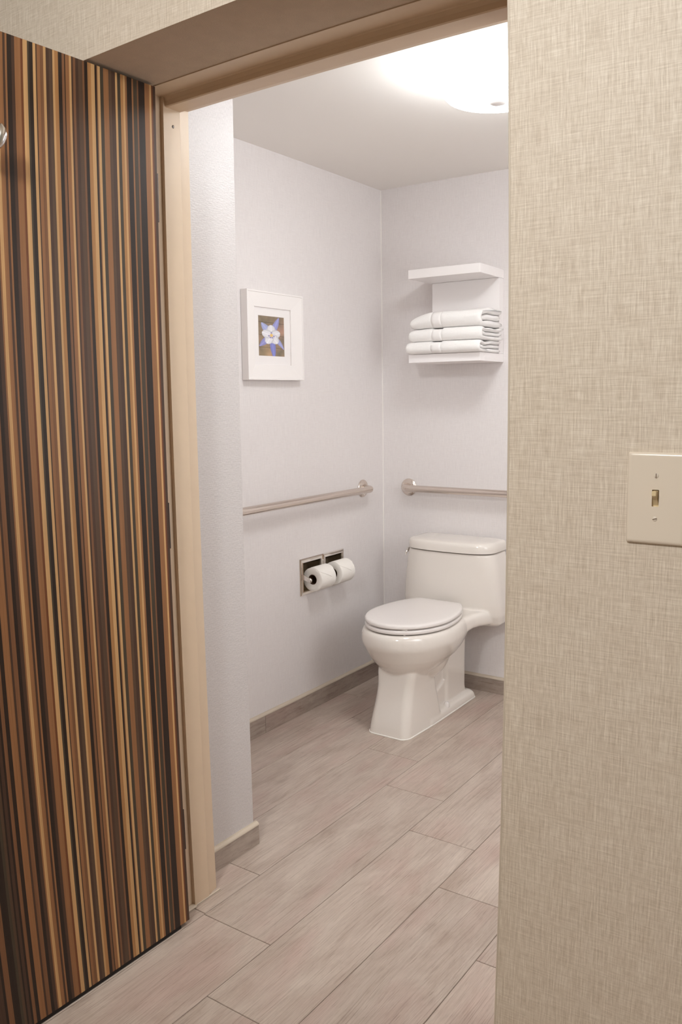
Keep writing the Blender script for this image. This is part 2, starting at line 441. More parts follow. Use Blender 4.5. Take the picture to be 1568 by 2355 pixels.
while y < 0.7995:
    wdt, k = pat[len(rest) % len(pat)]; rest.append((round(y, 4), k)); y += wdt
STR = [s for s in rest if s[0] < 0.7995] + [(0.8000,'D')] + [s for s in STR if s[0] > 0.80]
for i, (a2, k) in enumerate(STR):
    b2 = STR[i+1][0] if i+1 < len(STR) else DY1
    bm = BM(); t = DX1 + (0.00012 if k in 'LT' else 0.0)
    box(bm, DX1-0.0009, t, a2+0.00004, b2-0.00004, DZ0+0.0004, DZ1-0.0004)
    obj('veneer_strip', bm, MAT['v'+k], door)
for z0, z1 in ((1.750,1.860),(0.993,1.103),(0.214,0.324)):
    bm = BM(); box(bm, DX0+0.004, DX1+0.0008, DY1, DY1+0.0030, z0, z1, 0.0006, 1)
    h = obj('hinge', bm, MAT['hinge'], door); h['label'] = 'steel butt hinge leaf on the door edge'
    bm = BM(); tube(bm, [(DX0-0.004, DY1+0.002, z0), (DX0-0.004, DY1+0.002, z1)], 0.0045, 12); obj('knuckle', bm, MAT['hinge'], h, True)
bm = BM(); box(bm, DX0+0.004, DX1-0.002, DY0+0.01, DY1-0.028, 0.0012, DZ0+0.0002, 0.0006, 1); obj('door_bottom_strip', bm, MAT['dark'], door)  # dark strip filling the gap under the door
# robe hook on the door
bm = BM()
rings = []
for h, s in ((0, 1.0), (0.004, 1.0), (0.007, 0.86), (0.008, 0.4)):
    rings.append([(DX1+0.0002+h, 0.907+0.020*s*math.cos(2*PI*k/28), 1.845+0.034*s*math.sin(2*PI*k/28)) for k in range(28)])
loft(bm, rings)
hk = obj('robe_hook', bm, MAT['hook'], door, True); hk['label'] = 'satin silver two-pronged robe hook'
for s in (-1, 1):
    bm = BM(); path, rad = [], []
    for k in range(13):
        u = k/12
        path.append((DX1+0.006+0.048*math.sin(u*PI*0.62), 0.907+s*(0.004+0.017*u), 1.824-0.016*math.sin(u*PI*0.9)+0.038*u*u))
        rad.append((0.0045+0.0075*math.sin(min(1, u/0.86)*PI/2)**3) if k < 10 else (0.0118, 0.0095, 0.004)[k-10])
    tube(bm, path, rad, 14)
    obj('prong', bm, MAT['hook'], hk, True)

# ================================================================ CEILING LIGHT
LC = (-1.033, 2.296)
lamp = thing('ceiling_light', 'round flush ceiling light with glowing white glass drum and centre knob', 'ceiling light', (LC[0], LC[1], CZ))
bm = BM(); lathe(bm, (LC[0], LC[1], CZ), (0,0,-1), [(0.0005,0.150),(0.012,0.150),(0.014,0.146)], 64); obj('base', bm, MAT['frame_white'], lamp, True)
bm = BM(); lathe(bm, (LC[0], LC[1], CZ), (0,0,-1), [(0.0145,0.140),(0.016,0.160),(0.060,0.162),(0.088,0.158),(0.098,0.148),(0.104,0.120),(0.107,0.07),(0.108,0.0)], 64)
obj('glass_diffuser', bm, MAT['diffuser'], lamp, True)
bm = BM(); lathe(bm, (LC[0], LC[1], CZ), (0,0,-1), [(0.1085,0.026),(0.114,0.027),(0.120,0.022),(0.123,0.010),(0.1235,0.0)], 40)
obj('knob', bm, MAT['frame_white'], lamp, True)

# ================================================================ FRAMED PICTURE
PX0 = LX + 0.0012
pic = thing('framed_picture', 'small white framed photo of a blue and white flower on the left wall', 'picture', (PX0, 2.5615, 1.585))
py0, py1, pz0, pz1 = 2.390, 2.733, 1.417, 1.754
iy0, iy1, iz0, iz1 = 2.437, 2.655+0.004, 1.476, 1.694
def ring_rect(x, a, b, c, d): return [(x,a,c),(x,b,c),(x,b,d),(x,a,d)]
bm = BM()
XF = -2.082
seq = [ring_rect(PX0, py0, py1, pz0, pz1), ring_rect(XF-0.001, py0, py1, pz0, pz1), ring_rect(XF, py0+0.001, py1-0.001, pz0+0.001, pz1-0.001),
       ring_rect(XF, py0+0.006, py1-0.006, pz0+0.006, pz1-0.006), ring_rect(XF-0.0022, py0+0.0072, py1-0.0072, pz0+0.0072, pz1-0.0072),
       ring_rect(XF-0.007, iy0, iy1, iz0, iz1), ring_rect(XF-0.013, iy0, iy1, iz0, iz1)]
loft(bm, seq, cap=False)
obj('frame', bm, MAT['frame_white'], pic)
bm = BM()
fy0, fy1, fz0, fz1 = 2.467, 2.623, 1.510, 1.662
XM = XF-0.0125
seq = [ring_rect(XM-0.004, iy0-0.01, iy1+0.01, iz0-0.01, iz1+0.01), ring_rect(XM, iy0-0.01, iy1+0.01, iz0-0.01, iz1+0.01), ring_rect(XM, fy0-0.001, fy1+0.001, fz0-0.001, fz1+0.001), ring_rect(XM-0.0012, fy0, fy1, fz0, fz1)]
loft(bm, seq, cap=False)
obj('mat_board', bm, MAT['mat_board'], pic)
# printed photograph: a flat grid with one colour per cell
def flower(u, v):
    """u right, v down, 0..1: a generic blue spurred flower against wooden slats"""
    n1 = noise.noise(Vector((u*3.1, v*4.3, 1.0))); n2 = noise.noise(Vector((u*9, v*11, 4.0)))
    c = Vector((146,126,104)) + Vector((26,16,12))*n1*1.6 + Vector((10,8,6))*n2
    c += Vector((26,8,14))*max(0, 1-math.hypot(u-0.88, v-0.32)/0.34)
    c += Vector((34,24,12))*max(0, 1-math.hypot(u-0.28, (v-0.92))/0.34)
    for yl in (0.15, 0.47, 0.78):
        d = abs(v-yl-0.02*u)
        if d < 0.008: c *= 0.78
    cx, cy = 0.50, 0.475
    asp = 0.62
    def petal(ang, r0, r1, wd, col, tipw=0.2, bend=0.0):
        nonlocal c
        dx, dy = (u-cx), (v-cy)/asp*1.0
        a = math.radians(ang)
        t = dx*math.cos(a)+dy*math.sin(a); s = -dx*math.sin(a)+dy*math.cos(a) - bend*t*t
        q = (t-r0)/(r1-r0)
        if 0 <= q <= 1:
            ww = wd*(math.sin(PI*min(1, q*0.90+0.10))**0.5)*(1-(1-tipw)*0.6*q*q)
            if abs(s) < ww:
                k = 1 - 0.13*(abs(s)/ww)**2 + 0.025*math.cos(s*70)
                c = Vector(col)*k
    petal(-128, 0.10, 0.62, 0.15, (176,182,224), 0.35)
    petal(-68, 0.10, 0.80, 0.12, (164,164,220), 0.30)
    petal(35, 0.15, 0.72, 0.10, (170,172,220), 0.15, 0.35)
    petal(135, 0.12, 0.66, 0.13, (158,156,212), 0.30)
    petal(84, 0.15, 0.95, 0.115, (140,142,210), 0.45)
    for ang, rr in ((-92,0.42), (-20,0.36), (55,0.40), (118,0.39), (196,0.38)):
        petal(ang, 0.0, rr, 0.175, (236,233,238), 1.0)
    d = math.hypot((u-cx), (v-cy)/asp)
    for ang in (20, 70, 115, 165, -90):
        a = math.radians(ang); ex, ey = cx+0.10*math.cos(a), cy+0.10*math.sin(a)*asp
        if math.hypot(u-ex, (v-ey)/asp) < 0.035: c = Vector((160,150,190))
    if d < 0.062: c = Vector((236,196,120))
    return [min(255, max(0, q)) for q in c]
bm = BM(); NU, NV = 120, 120
XP = XM-0.0012
grid = [[bm.verts.new((XP, fy0+(fy1-fy0)*i/NU, fz1-(fz1-fz0)*j/NV)) for i in range(NU+1)] for j in range(NV+1)]
cl = bm.loops.layers.float_color.new('print')
for j in range(NV):
    for i in range(NU):
        f = bm.faces.new((grid[j][i], grid[j+1][i], grid[j+1][i+1], grid[j][i+1]))
        c = flower((i+0.5)/NU, (j+0.5)/NV); c = (lin(c[0]), lin(c[1]), lin(c[2]), 1)
        for l in f.loops: l[cl] = c
n = NT('flower_print'); at = n.n('ShaderNodeAttribute', attribute_name='print'); n.set(at.outputs[0], 0.5)
p = obj('photo_print', bm, n.m, pic); p['label'] = 'colour print of a blue and white flower on brown'

# ================================================================ WALL SHELF AND TOWELS
SX0, SX1, SY0 = -1.834, -1.497, 3.150
sh = thing('wall_shelf', 'white lacquered two-tier wall shelf above the toilet holding towels', 'shelf', (-1.6655, BY, 1.49))
for nm, z0, z1 in (('top_shelf', 1.8455, 1.883), ('bottom_shelf', 1.4900, 1.5250)):
    bm = BM(); box(bm, SX0, SX1, SY0, BY-0.0008, z0, z1, 0.0008, 1); obj(nm, bm, MAT['shelf'], sh)
bm = BM(); box(bm, SX0+0.014, SX1-0.0004, 3.337, BY-0.0008, 1.5255, 1.845, 0.0008, 1); obj('back_panel', bm, MAT['shelf'], sh)

def towel(idx, z0, H, xl, xr, yf, yb, label, slope):
    root = thing('folded_towel', label, 'towel', ((xl+xr)/2, (yf+yb)/2, z0), 'folded white towels on the shelf')
    t = H/4
    # cross-section path in (y,z): one long strip folded into two nested U shapes
    def U(zlo, zhi, y_front, y_back, n=10):
        r = (zhi-zlo)/2; zc = (zhi+zlo)/2; pts = []
        for k in range(n): pts.append((y_back + (y_front+r-y_back)*k/n, zlo))
        for k in range(13):
            a = -PI/2 - PI*k/12
            pts.append((y_front + r + r*math.cos(a), zc + r*math.sin(a)))
        for k in range(1, n+1): pts.append((y_front + r + (y_back-y_front-r)*k/n, zhi))
        return pts
    rnd = random.Random(idx*13+5)
    ph = rnd.random()*6
    def ribbon(path, th, name, inset, mat=MAT['terry']):
        bm = BM(); NX = 56; N = len(path)
        nrm = []
        for i in range(N):
            a = Vector(path[max(0, i-1)]); b = Vector(path[min(N-1, i+1)]); d = (b-a).normalized()
            nrm.append(Vector((-d.y, d.x)))
        rings = []
        for j in range(NX+1):
            u = j/NX; x = xl+inset + (xr-inset-xl-inset)*u
            e = min(u, 1-u)*NX
            edge = {0: 0.50, 1: 0.80, 2: 0.93}.get(int(round(e)), 1.0)
            band = 1.0 if band0 < x < band1 else 0.0
            ring = []
            for side in (1, -1):
                seq = range(N) if side == 1 else range(N-1, -1, -1)
                for i in seq:
                    py, pz = path[i]; nn = nrm[i]
                    tt = th*0.5*edge*(1 - 0.13*band)
                    q = i/(N-1); capf = min(1.0, (0.70 + min(q, 1-q)*12))
                    y2 = py + nn.x*tt*side*capf; z2 = pz + nn.y*tt*side*capf
                    # shape of the whole towel: thinner towards the left end, slumps, soft waves
                    f = 1.0 - slope*max(0.0, (0.36-u)/0.36)**1.9 - (0.05 if band else 0)
                    zz = (z2-z0)*f
                    depth = (y2-yf)/(yb-yf)
                    sag = (0.10*H*math.sin(depth*5+ph+u*2) + 0.06*H*math.sin(depth*11+idx))*min(1, depth*3)*((z2-z0)/H)
                    wob = 0.0012*noise.noise(Vector((x*30, z2*60, idx*7.3))) + (0.0014 if band else 0.0)
                    xx = x + (0.007*noise.noise(Vector((depth*4, z2*70, idx*3.1+1))) + 0.004*math.sin(depth*6+idx))*(u**6)
                    ring.append((xx, y2 + wob + 0.004*math.sin(u*3+idx)*(1-depth), z0 + max(0.0004, zz + sag)))
            rings.append(ring)
        loft(bm, rings)
        o = obj(name, bm, mat, root, False, recalc=True)
        for p in o.data.polygons: p.use_smooth = True
        return o
    band0, band1 = -1.711, -1.662
    t = H*0.33
    ribbon(U(z0+t*0.5, z0+H-t*0.5, yf+t*0.5, yb), t*0.96, 'outer_fold', 0.0)
    mid = z0+H/2
    ribbon([(yf+t*1.15+(yb-0.01-yf-t*1.15)*k/20, mid) for k in range(21)], t*0.92, 'inner_fold', 0.004)
    # the flat woven band wraps the front of the outer fold
    path = [p for p in U(z0+t*0.5, z0+H-t*0.5, yf+t*0.5, yb)][6:-6]
    bm = BM(); rings = []
    for x in [band0+0.001+(band1-band0-0.002)*k/4 for k in range(5)]:
        u = (x-xl)/(xr-xl); ring = []
        for s in (0.455, 0.33):
            seq = range(len(path)) if s == 0.455 else range(len(path)-1, -1, -1)
            for i in seq:
                a = Vector(path[max(0, i-1)]); b = Vector(path[min(len(path)-1, i+1)]); d = (b-a).normalized()
                y2 = path[i][0] + (-d.y)*t*s; z2 = path[i][1] + d.x*t*s
                f = 1.0 - slope*max(0.0, (0.36-u)/0.36)**1.9 - 0.05
                ring.append((x, y2 + 0.0012 + 0.004*math.sin(u*3+idx), z0 + max(0.0006, (z2-z0)*f)))
        rings.append(ring)
    loft(bm, rings); o = obj('woven_band', bm, MAT['band'], root)
    for p in o.data.polygons: p.use_smooth = True
zt = 1.5256
towel(1, zt, 0.0490, -1.832, -1.488, 3.112, 3.328, 'folded white towel lying on the bottom shelf, lowest of the three', 0.06)
towel(2, zt+0.0500, 0.0535, -1.822, -1.480, 3.120, 3.330, 'folded white towel in the middle of the stack of three', 0.10)
towel(3, zt+0.1045, 0.0740, -1.815, -1.484, 3.122, 3.328, 'puffy folded white towel on top of the stack, its left end sloping down', 0.44)

# ================================================================ GRAB BARS
def arc(c, r, a0, a1, e1, e2, n=8):
    c, e1, e2 = Vector(c), Vector(e1), Vector(e2)
    return [c + e1*r*math.cos(a0+(a1-a0)*k/n) + e2*r*math.sin(a0+(a1-a0)*k/n) for k in range(n+1)]
def grab_bar(label, base, along, out, length, z):
    """base: flange centre on the wall at the end seen; along: unit direction of the bar; out: away from the wall"""
    root = thing('grab_bar', label, 'grab bar', base, None)
    B, A, O = Vector(base), Vector(along), Vector(out)
    off, r, bend = 0.055, 0.0160, 0.030
    p = [B + O*0.004, B + O*(off-bend)]
    p += arc(B + O*(off-bend) + A*bend, bend, PI, PI/2, A, O, 10)
    e = B + A*length
    p += [e + O*off - A*bend] + arc(e + O*(off-bend) - A*bend, bend, PI/2, 0, A, O, 10)[1:] + [e + O*0.004]
    bm = BM(); tube(bm, p, r, 28); obj('bar', bm, MAT['steel'], root, True)
    for c in (B, e):
        bm = BM(); lathe(bm, c, O, [(0.0006,0.0405),(0.004,0.0405),(0.0085,0.036),(0.0115,0.026),(0.012,0.0165)], 40)
        fl = obj('flange', bm, MAT['steel'], root, True)
        for a in (0.6, 2.7, 4.8):
            u = A*math.cos(a) + Vector((0,0,1))*math.sin(a)
            bm = BM(); lathe(bm, c + u*0.029 + O*0.0102, O, [(0,0.0035),(0.0015,0.0030),(0.002,0.001)], 12); obj('screw', bm, MAT['chrome'], fl)
grab_bar('brushed steel grab bar on the left wall above the paper holder', (LX, 3.203, 0.928), (0,-1,0), (1,0,0), 1.067, 0.928)
grab_bar('brushed steel grab bar on the back wall above the toilet tank', (-1.971, BY, 0.924), (1,0,0), (0,-1,0), 0.914, 0.924)

# ================================================================ TOILET PAPER HOLDER AND ROLLS
tp = thing('paper_holder', 'double recessed chrome toilet paper holder in the left wall', 'paper holder', (LX, 2.877, 0.594))
TY0, TY1, TZ0, TZ1 = 2.716, 3.037, 0.515, 0.673
X0 = LX + 0.0004
for a, b, lab in ((TY0, 2.8758, 'near'), (2.8772, TY1, 'far')):
    ia, ib, iz0_, iz1_ = a+0.017, b-0.017, TZ0+0.018, TZ1-0.018
    bm = BM()
    seq = [ring_rect(X0, a, b, TZ0, TZ1), ring_rect(X0+0.002, a, b, TZ0, TZ1), ring_rect(X0+0.0065, a+0.004, b-0.004, TZ0+0.004, TZ1-0.004),
           ring_rect(X0+0.0055, ia-0.005, ib+0.005, iz0_-0.005, iz1_+0.005), ring_rect(X0+0.0085, ia-0.002, ib+0.002, iz0_-0.002, iz1_+0.002), ring_rect(X0+0.002, ia, ib, iz0_, iz1_),
           ring_rect(X0-0.001, ia, ib, iz0_, iz1_)]
    loft(bm, seq, cap=False)
    pl = obj('frame_plate', bm, MAT['chrome'], tp)
    bm = BM()
    # curved back of the recess
    NR = 10; rings = []
    for k in range(NR+1):
        th = PI*k/NR
        rings.append([(X0-0.001-0.034*math.sin(th)**0.7, y, iz0_+(iz1_-iz0_)*(0.5-0.5*math.cos(th))) for y in (ia, ib)])
    loft(bm, rings, cap=False, closed=False)
    for y in (ia, ib): bm.faces.new([bm.verts.new((r[0][0], y, r[0][2])) for r in rings])
    obj('recess', bm, MAT['chrome_dark'], pl, True)
    for s, y in ((1, a+0.0165), (-1, b-0.0165)):
        bm = BM(); rings = []
        for k in range(9):
            u = k/8; x = X0 + 0.004 + 0.036*u; hw = 0.0115*(1-u)+0.0085*u
            th = 0.0028*(1-u)+0.0034*u
            rings.append([(x, y-th, 0.5985-0.013*u-hw), (x, y+th, 0.5985-0.013*u-hw), (x, y+th, 0.5985-0.013*u+hw), (x, y-th, 0.5985-0.013*u+hw)])
        loft(bm, rings)
        lathe(bm, (X0+0.040, y, 0.5855), (0, s, 0), [(-0.0045,0.004),(-0.003,0.0085),(0.0,0.0105),(0.005,0.0105),(0.008,0.0085),(0.011,0.0080),(0.020,0.0080),(0.0205,0.001)], 20)
        obj('post', bm, MAT['chrome'], pl, True)
def roll(y0, y1, zc, xc, rad, label):
    root = thing('toilet_roll', label, 'toilet roll', (xc, (y0+y1)/2, zc-rad), 'toilet rolls on the double holder')
    bm = BM(); seg = 64
    prof = [(y0+0.0015, 0.0215), (y0, 0.0235), (y0, rad-0.003), (y0+0.0006, rad-0.0012), (y0+0.0018, rad), (y1-0.0018, rad), (y1-0.0006, rad-0.0012), (y1, rad-0.003), (y1, 0.0235), (y1-0.0015, 0.0215)]
    rr = random.Random(int(y0*1000))
    rings = []
    for y, r in prof:
        rings.append([(xc + r*math.cos(2*PI*k/seg)*1.0, y, zc + r*math.sin(2*PI*k/seg)) for k in range(seg)])
    rings.append(rings[0])
    loft(bm, rings, cap=False); bmesh.ops.remove_doubles(bm, verts=bm.verts, dist=1e-6)
    obj('paper', bm, MAT['tissue'], root, True)
    bm = BM(); loft(bm, [[(xc+r*math.cos(2*PI*k/32), y, zc+r*math.sin(2*PI*k/32)) for k in range(32)] for y, r in ((y0+0.001,0.0212),(y1-0.001,0.0212),(y1-0.001,0.0200),(y0+0.001,0.0200),(y0+0.001,0.0212))], cap=False)
    obj('core', bm, MAT['core'], root, True)
    # last sheet folded to a point: a slightly raised wrap ending in a triangle on the front
    bm = BM(); NA = 16; w_ = y1-y0
    top, bot = [], []
    a0, a1 = math.radians(100), math.radians(8)
    for k in range(NA+1):
        u = k/NA; a = a0+(a1-a0)*u
        # full width until 55 %, then both corners fold in to the tip
        f = 1.0 if u < 0.58 else max(0.0, 1-(u-0.58)/0.42)
        yc = (y0+y1)/2 + 0.018*(0 if u < 0.58 else (u-0.58)/0.42)
        for lst, rr_ in ((top, rad+0.0016+0.0012*max(0, u-0.5)), (bot, rad+0.0002)):
            lst.append([(xc+rr_*math.cos(a), yc - w_*0.492*f, zc+rr_*math.sin(a)), (xc+rr_*math.cos(a), yc + w_*0.492*f, zc+rr_*math.sin(a))])
    rings = [[t_[0], t_[1], b_[1], b_[0]] for t_, b_ in zip(top, bot)]
    loft(bm, rings); bmesh.ops.remove_doubles(bm, verts=bm.verts, dist=1e-5)
    obj('folded_sheet', bm, MAT['tissue'], root)
roll(2.7520, 2.8560, 0.5855, X0+0.040, 0.0505, 'white toilet roll with pointed end sheet, nearer the doorway')
roll(2.9020, 3.0020, 0.5855, X0+0.040, 0.0505, 'white toilet roll with pointed end sheet, nearer the corner')

# ================================================================ LIGHT SWITCH
sw = thing('light_switch', 'almond toggle light switch on the beige hall wall', 'light switch', (-0.288, HY, 1.2))
SXA, SXB, SZA, SZB = -0.3285, -0.2480, 1.1360, 1.2630
YF = HY-0.0002
bm = BM()
def rect_y(y, a, b, c, d, r=0.0, n=4):
    pts = []
    for cx_, cz_, s0 in ((b-r, d-r, 0), (a+r, d-r, 1), (a+r, c+r, 2), (b-r, c+r, 3)):
        for k in range(n+1):
            an = PI/2*(s0 + k/n); pts.append((cx_+r*math.cos(an), y, cz_+r*math.sin(an)))
    return pts
HXA, HXB, HZ0, HZ1 = -0.2935, -0.2840, 1.1885, 1.2120
ringsP = [rect_y(YF, SXA, SXB, SZA, SZB, 0.003), rect_y(YF-0.0025, SXA, SXB, SZA, SZB, 0.003), rect_y(YF-0.0045, SXA+0.0012, SXB-0.0012, SZA+0.0012, SZB-0.0012, 0.003), rect_y(YF-0.0056, SXA+0.0036, SXB-0.0036, SZA+0.0036, SZB-0.0036, 0.003), rect_y(YF-0.0058, SXA+0.0050, SXB-0.0050, SZA+0.0050, SZB-0.0050, 0.003), rect_y(YF-0.0058, SXA+0.0060, SXB-0.0060, SZA+0.0060, SZB-0.0060, 0.003),
          rect_y(YF-0.0058, HXA, HXB, HZ0, HZ1, 0.0006), rect_y(YF-0.0002, HXA, HXB, HZ0, HZ1, 0.0006)]
loft(bm, ringsP, cap=False); obj('plate', bm, MAT['plate'], sw, True)
bm = BM(); box(bm, HXA-0.002, HXB+0.002, YF-0.0012, YF-0.0002, HZ0-0.001, HZ1+0.001); obj('slot', bm, MAT['toggle'], sw)
bm = BM()
T0 = [(-0.2925, YF-0.0012, 1.1900), (-0.2850, YF-0.0012, 1.1900), (-0.2850, YF-0.0012, 1.2110), (-0.2925, YF-0.0012, 1.2110)]
T1 = [(-0.2920, YF-0.0072, 1.1985), (-0.2855, YF-0.0072, 1.1985), (-0.2855, YF-0.0072, 1.2100), (-0.2920, YF-0.0072, 1.2100)]
T2 = [(-0.2916, YF-0.0155, 1.2045), (-0.2859, YF-0.0155, 1.2045), (-0.2859, YF-0.0150, 1.2112), (-0.2916, YF-0.0150, 1.2112)]
loft(bm, [T0, T1, T2]); bmesh.ops.recalc_face_normals(bm, faces=bm.faces); bmesh.ops.bevel(bm, geom=list(bm.edges), offset=0.0005, segments=2, affect='EDGES')
obj('toggle', bm, MAT['toggle'], sw)
for z, ang in ((1.2315, PI/2), (1.1715, 0.25)):
    bm = BM(); lathe(bm, (-0.2885, YF-0.0056, z), (0,-1,0), [(0,0.0034),(0.0006,0.0033),(0.0011,0.0024),(0.0013,0.001)], 24)
    s_ = obj('screw', bm, MAT['screw_ivory'], sw, True)
    bm = BM(); box(bm, -0.0030, 0.0030, -0.00022, 0.00022, -0.00045, 0.00045)
    bmesh.ops.rotate(bm, verts=bm.verts, cent=(0,0,0), matrix=Matrix.Rotation(-ang, 3, 'Y'))
    bmesh.ops.translate(bm, verts=bm.verts, vec=(-0.2885, YF-0.00685, z)); obj('slot', bm, MAT['core'], s_)

# ================================================================ TOILET
CX = -1.673
toi = thing('toilet', 'white one-piece toilet with closed lid against the back wall', 'toilet', (CX, 3.03, 0))
def interp(tab, x):
    if x <= tab[0][0]: return tab[0][1:]
    for a, b in zip(tab, tab[1:]):
        if x <= b[0]:
            u = (x-a[0])/(b[0]-a[0]); u2 = u
            return tuple(p+(q-p)*u2 for p, q in zip(a[1:], b[1:]))
    return tab[-1][1:]
def egg(hw, yf, yw, yr, yb, n=72, nf=2.0):
    """egg outline: half-ellipse to the front (yf), ellipse of length yr to the back cut square at yb"""
    pts = []
    for k in range(n):
        a = 2*PI*k/n
        s, c = math.sin(a), math.cos(a)
        if c <= 0:
            x = hw*math.copysign(abs(s)**(2/nf), s); y = yw - (yw-yf)*abs(c)**(2/nf)
        else:
            x = hw*s; y = yw + yr*c
            if y > yb:
                e = (y-yb)/max(1e-6, yr+yw-yb); y = yb
        pts.append((x, y))
    return pts
def sq(hw, y0, y1, r=0.03, n=8):
    """rounded rectangle, x +-hw"""
    pts = []
    for cx_, cy_, s0 in ((hw-r, y1-r, 0), (-hw+r, y1-r, 1), (-hw+r, y0+r, 2), (hw-r, y0+r, 3)):
        for k in range(n+1):
            an = PI/2*(s0 + k/n); pts.append((cx_+r*math.cos(an), cy_+r*math.sin(an)))
    return pts
bm = BM()
def L3(ol, z): return [(CX+x, y, z) for x, y in ol]
# bowl: rim band, then the under-curve drawn in to the waist
rings = []
for z, hw, yf, yr in ((0.185,0.058,2.800,0.20),(0.215,0.080,2.772,0.23),(0.240,0.103,2.748,0.27),(0.262,0.126,2.724,0.30),(0.285,0.1460,2.703,0.33),(0.308,0.1620,2.686,0.355),(0.330,0.1735,2.673,0.37),(0.348,0.1810,2.663,0.38),
                      (0.360,0.1850,2.656,0.385),(0.370,0.1878,2.6525,0.39),(0.381,0.1888,2.6508,0.39),(0.396,0.1880,2.651,0.39),(0.410,0.1850,2.653,0.39),(0.420,0.1805,2.658,0.385),(0.4265,0.1730,2.665,0.375)):
    rings.append(L3(egg(hw, yf, 2.885, yr, 3.30), z))
loft(bm, rings)
# front column with flat front and sides, flaring to the floor
rings = []
for z, hw, y0, y1 in ((-0.001,0.1010,2.694,2.982),(0.03,0.0990,2.699,2.979),(0.07,0.0955,2.709,2.973),(0.11,0.0920,2.721,2.966),(0.15,0.0890,2.733,2.958),(0.19,0.0880,2.742,2.950),(0.215,0.0905,2.747,2.945),(0.240,0.0940,2.751,2.940),(0.262,0.0960,2.760,2.93)):
    ol = []
    for x, y in sq(hw, y0, y1, 0.026):
        yc = (y0+y1)/2
        if y < yc: y -= 0.016*(1-(x/hw)**2) ; x *= 0.90 + 0.10*min(1, (y-y0+0.012)/0.10)
        ol.append((x, y))
    rings.append(L3(ol, z))
loft(bm, rings)
# foot plate with sloped rim
rings = [L3(sq(a, 2.87, b, 0.02), z) for z, a, b in ((-0.001,0.1035,3.296),(0.016,0.1030,3.294),(0.028,0.098,3.290),(0.037,0.088,3.282),(0.042,0.074,3.27))]
loft(bm, rings)
# recessed flank between the two columns
rings = [L3(sq(a, 2.80, 3.22, 0.02), z) for z, a in ((0.01,0.060),(0.06,0.058),(0.30,0.050),(0.38,0.060))]
loft(bm, rings)
# rear column
rings = [L3(sq(a, 3.06, b, 0.020), z) for z, a, b in ((0.01,0.078,3.262),(0.04,0.076,3.255),(0.07,0.074,3.250),(0.20,0.073,3.250),(0.30,0.074,3.250),(0.38,0.085,3.26))]
loft(bm, rings)
# slanting step at the foot of the recess, rising towards the rear column
for s in (-1, 1):
    sec = lambda x: [(CX+s*x, y, z) for y, z in ((2.86,0.0),(2.86,0.092),(2.93,0.100),(3.00,0.112),(3.06,0.140),(3.09,0.19),(3.10,0.26),(3.16,0.26),(3.16,0.0))]
    loft(bm, [sec(0.02), sec(0.062), sec(0.066)])
# swelling of the trapway under the back of the bowl
for s in (-1, 1):
    c0 = Vector((CX+s*0.035, 2.935, 0.312)); NB = 20
    loft(bm, [[(c0.x+0.105*math.cos(2*PI*k/28)*math.sin(PI*j/NB), c0.y+0.130*math.sin(2*PI*k/28)*math.sin(PI*j/NB), c0.z+0.130*math.cos(PI*j/NB)) for k in range(28)] for j in range(1, NB)])
# deck joining bowl and tank, sections across Y
rings = []
for y, hw, zb, zt_ in ((2.92,0.140,0.35,0.4235),(3.00,0.166,0.352,0.4250),(3.06,0.168,0.358,0.4265),(3.12,0.176,0.366,0.4280),(3.16,0.188,0.368,0.4290),(3.20,0.203,0.366,0.4300),(3.24,0.216,0.362,0.43),(3.28,0.226,0.357,0.43),(3.33,0.232,0.352,0.43),(3.372,0.232,0.350,0.43)):
    r = 0.022; n = 5; ring = []
    for cx_, cz_, s0 in ((hw-r, zt_-r, 0), (-hw+r, zt_-r, 1), (-hw+r, zb+r, 2), (hw-r, zb+r, 3)):
        for k in range(n+1):
            an = PI/2*(s0 + k/n); ring.append((CX+cx_+r*math.cos(an), y, cz_+r*math.sin(an)))
    rings.append(ring)
loft(bm, rings)
# tank body
rings = []
for z, hw, yf in ((0.350,0.218,3.24),(0.364,0.233,3.215),(0.40,0.240,3.196),(0.45,0.239,3.186),(0.55,0.229,3.180),(0.62,0.219,3.178),(0.672,0.2085,3.178)):
    ol = []
    for k in range(96):
        a = 2*PI*k/96; c, s = math.cos(a), math.sin(a); nf = 4.2 if s < 0 else 12
        x = hw*math.copysign(abs(c)**(2/nf), c)
        y = 3.285 + (3.372-3.285 if s > 0 else 3.285-yf)*math.copysign(abs(s)**(2/nf), s)
        if s < 0: y -= 0.010*(1-(x/hw)**2) - 0.004
        ol.append((x, y))
    rings.append(L3(ol, z))
loft(bm, rings)
body = obj('body', bm, MAT['porcelain'], toi)
m = body.modifiers.new('union', 'REMESH'); m.mode = 'VOXEL'; m.voxel_size = 0.0036; m.use_smooth_shade = True
m = body.modifiers.new('soften', 'SMOOTH'); m.factor = 0.5; m.iterations = 14
# tank lid
bm = BM(); rings = []
def tank_out(hw, yf, yb, bow=0.010):
    ol = []
    for k in range(96):
        a = 2*PI*k/96; c, s = math.cos(a), math.sin(a); nf = 3.8 if s < 0 else 12
        x = hw*math.copysign(abs(c)**(2/nf), c)
        y = 3.285 + ((yb-3.285) if s > 0 else 3.285-yf)*math.copysign(abs(s)**(2/nf), s)
        if s < 0: y -= bow*(1-(x/hw)**2) - 0.004
        ol.append((x, y))
    return ol
for z, d in ((0.6755,0.010),(0.6775,0.000),(0.690,-0.001),(0.704,0.000),(0.712,0.003),(0.7175,0.009),(0.7205,0.020),(0.7225,0.045),(0.724,0.09)):
    rings.append(L3(tank_out(0.2115-d, 3.170+d*0.6, 3.374-d*0.3), z))
loft(bm, rings); obj('tank_lid', bm, MAT['porcelain'], toi, True)
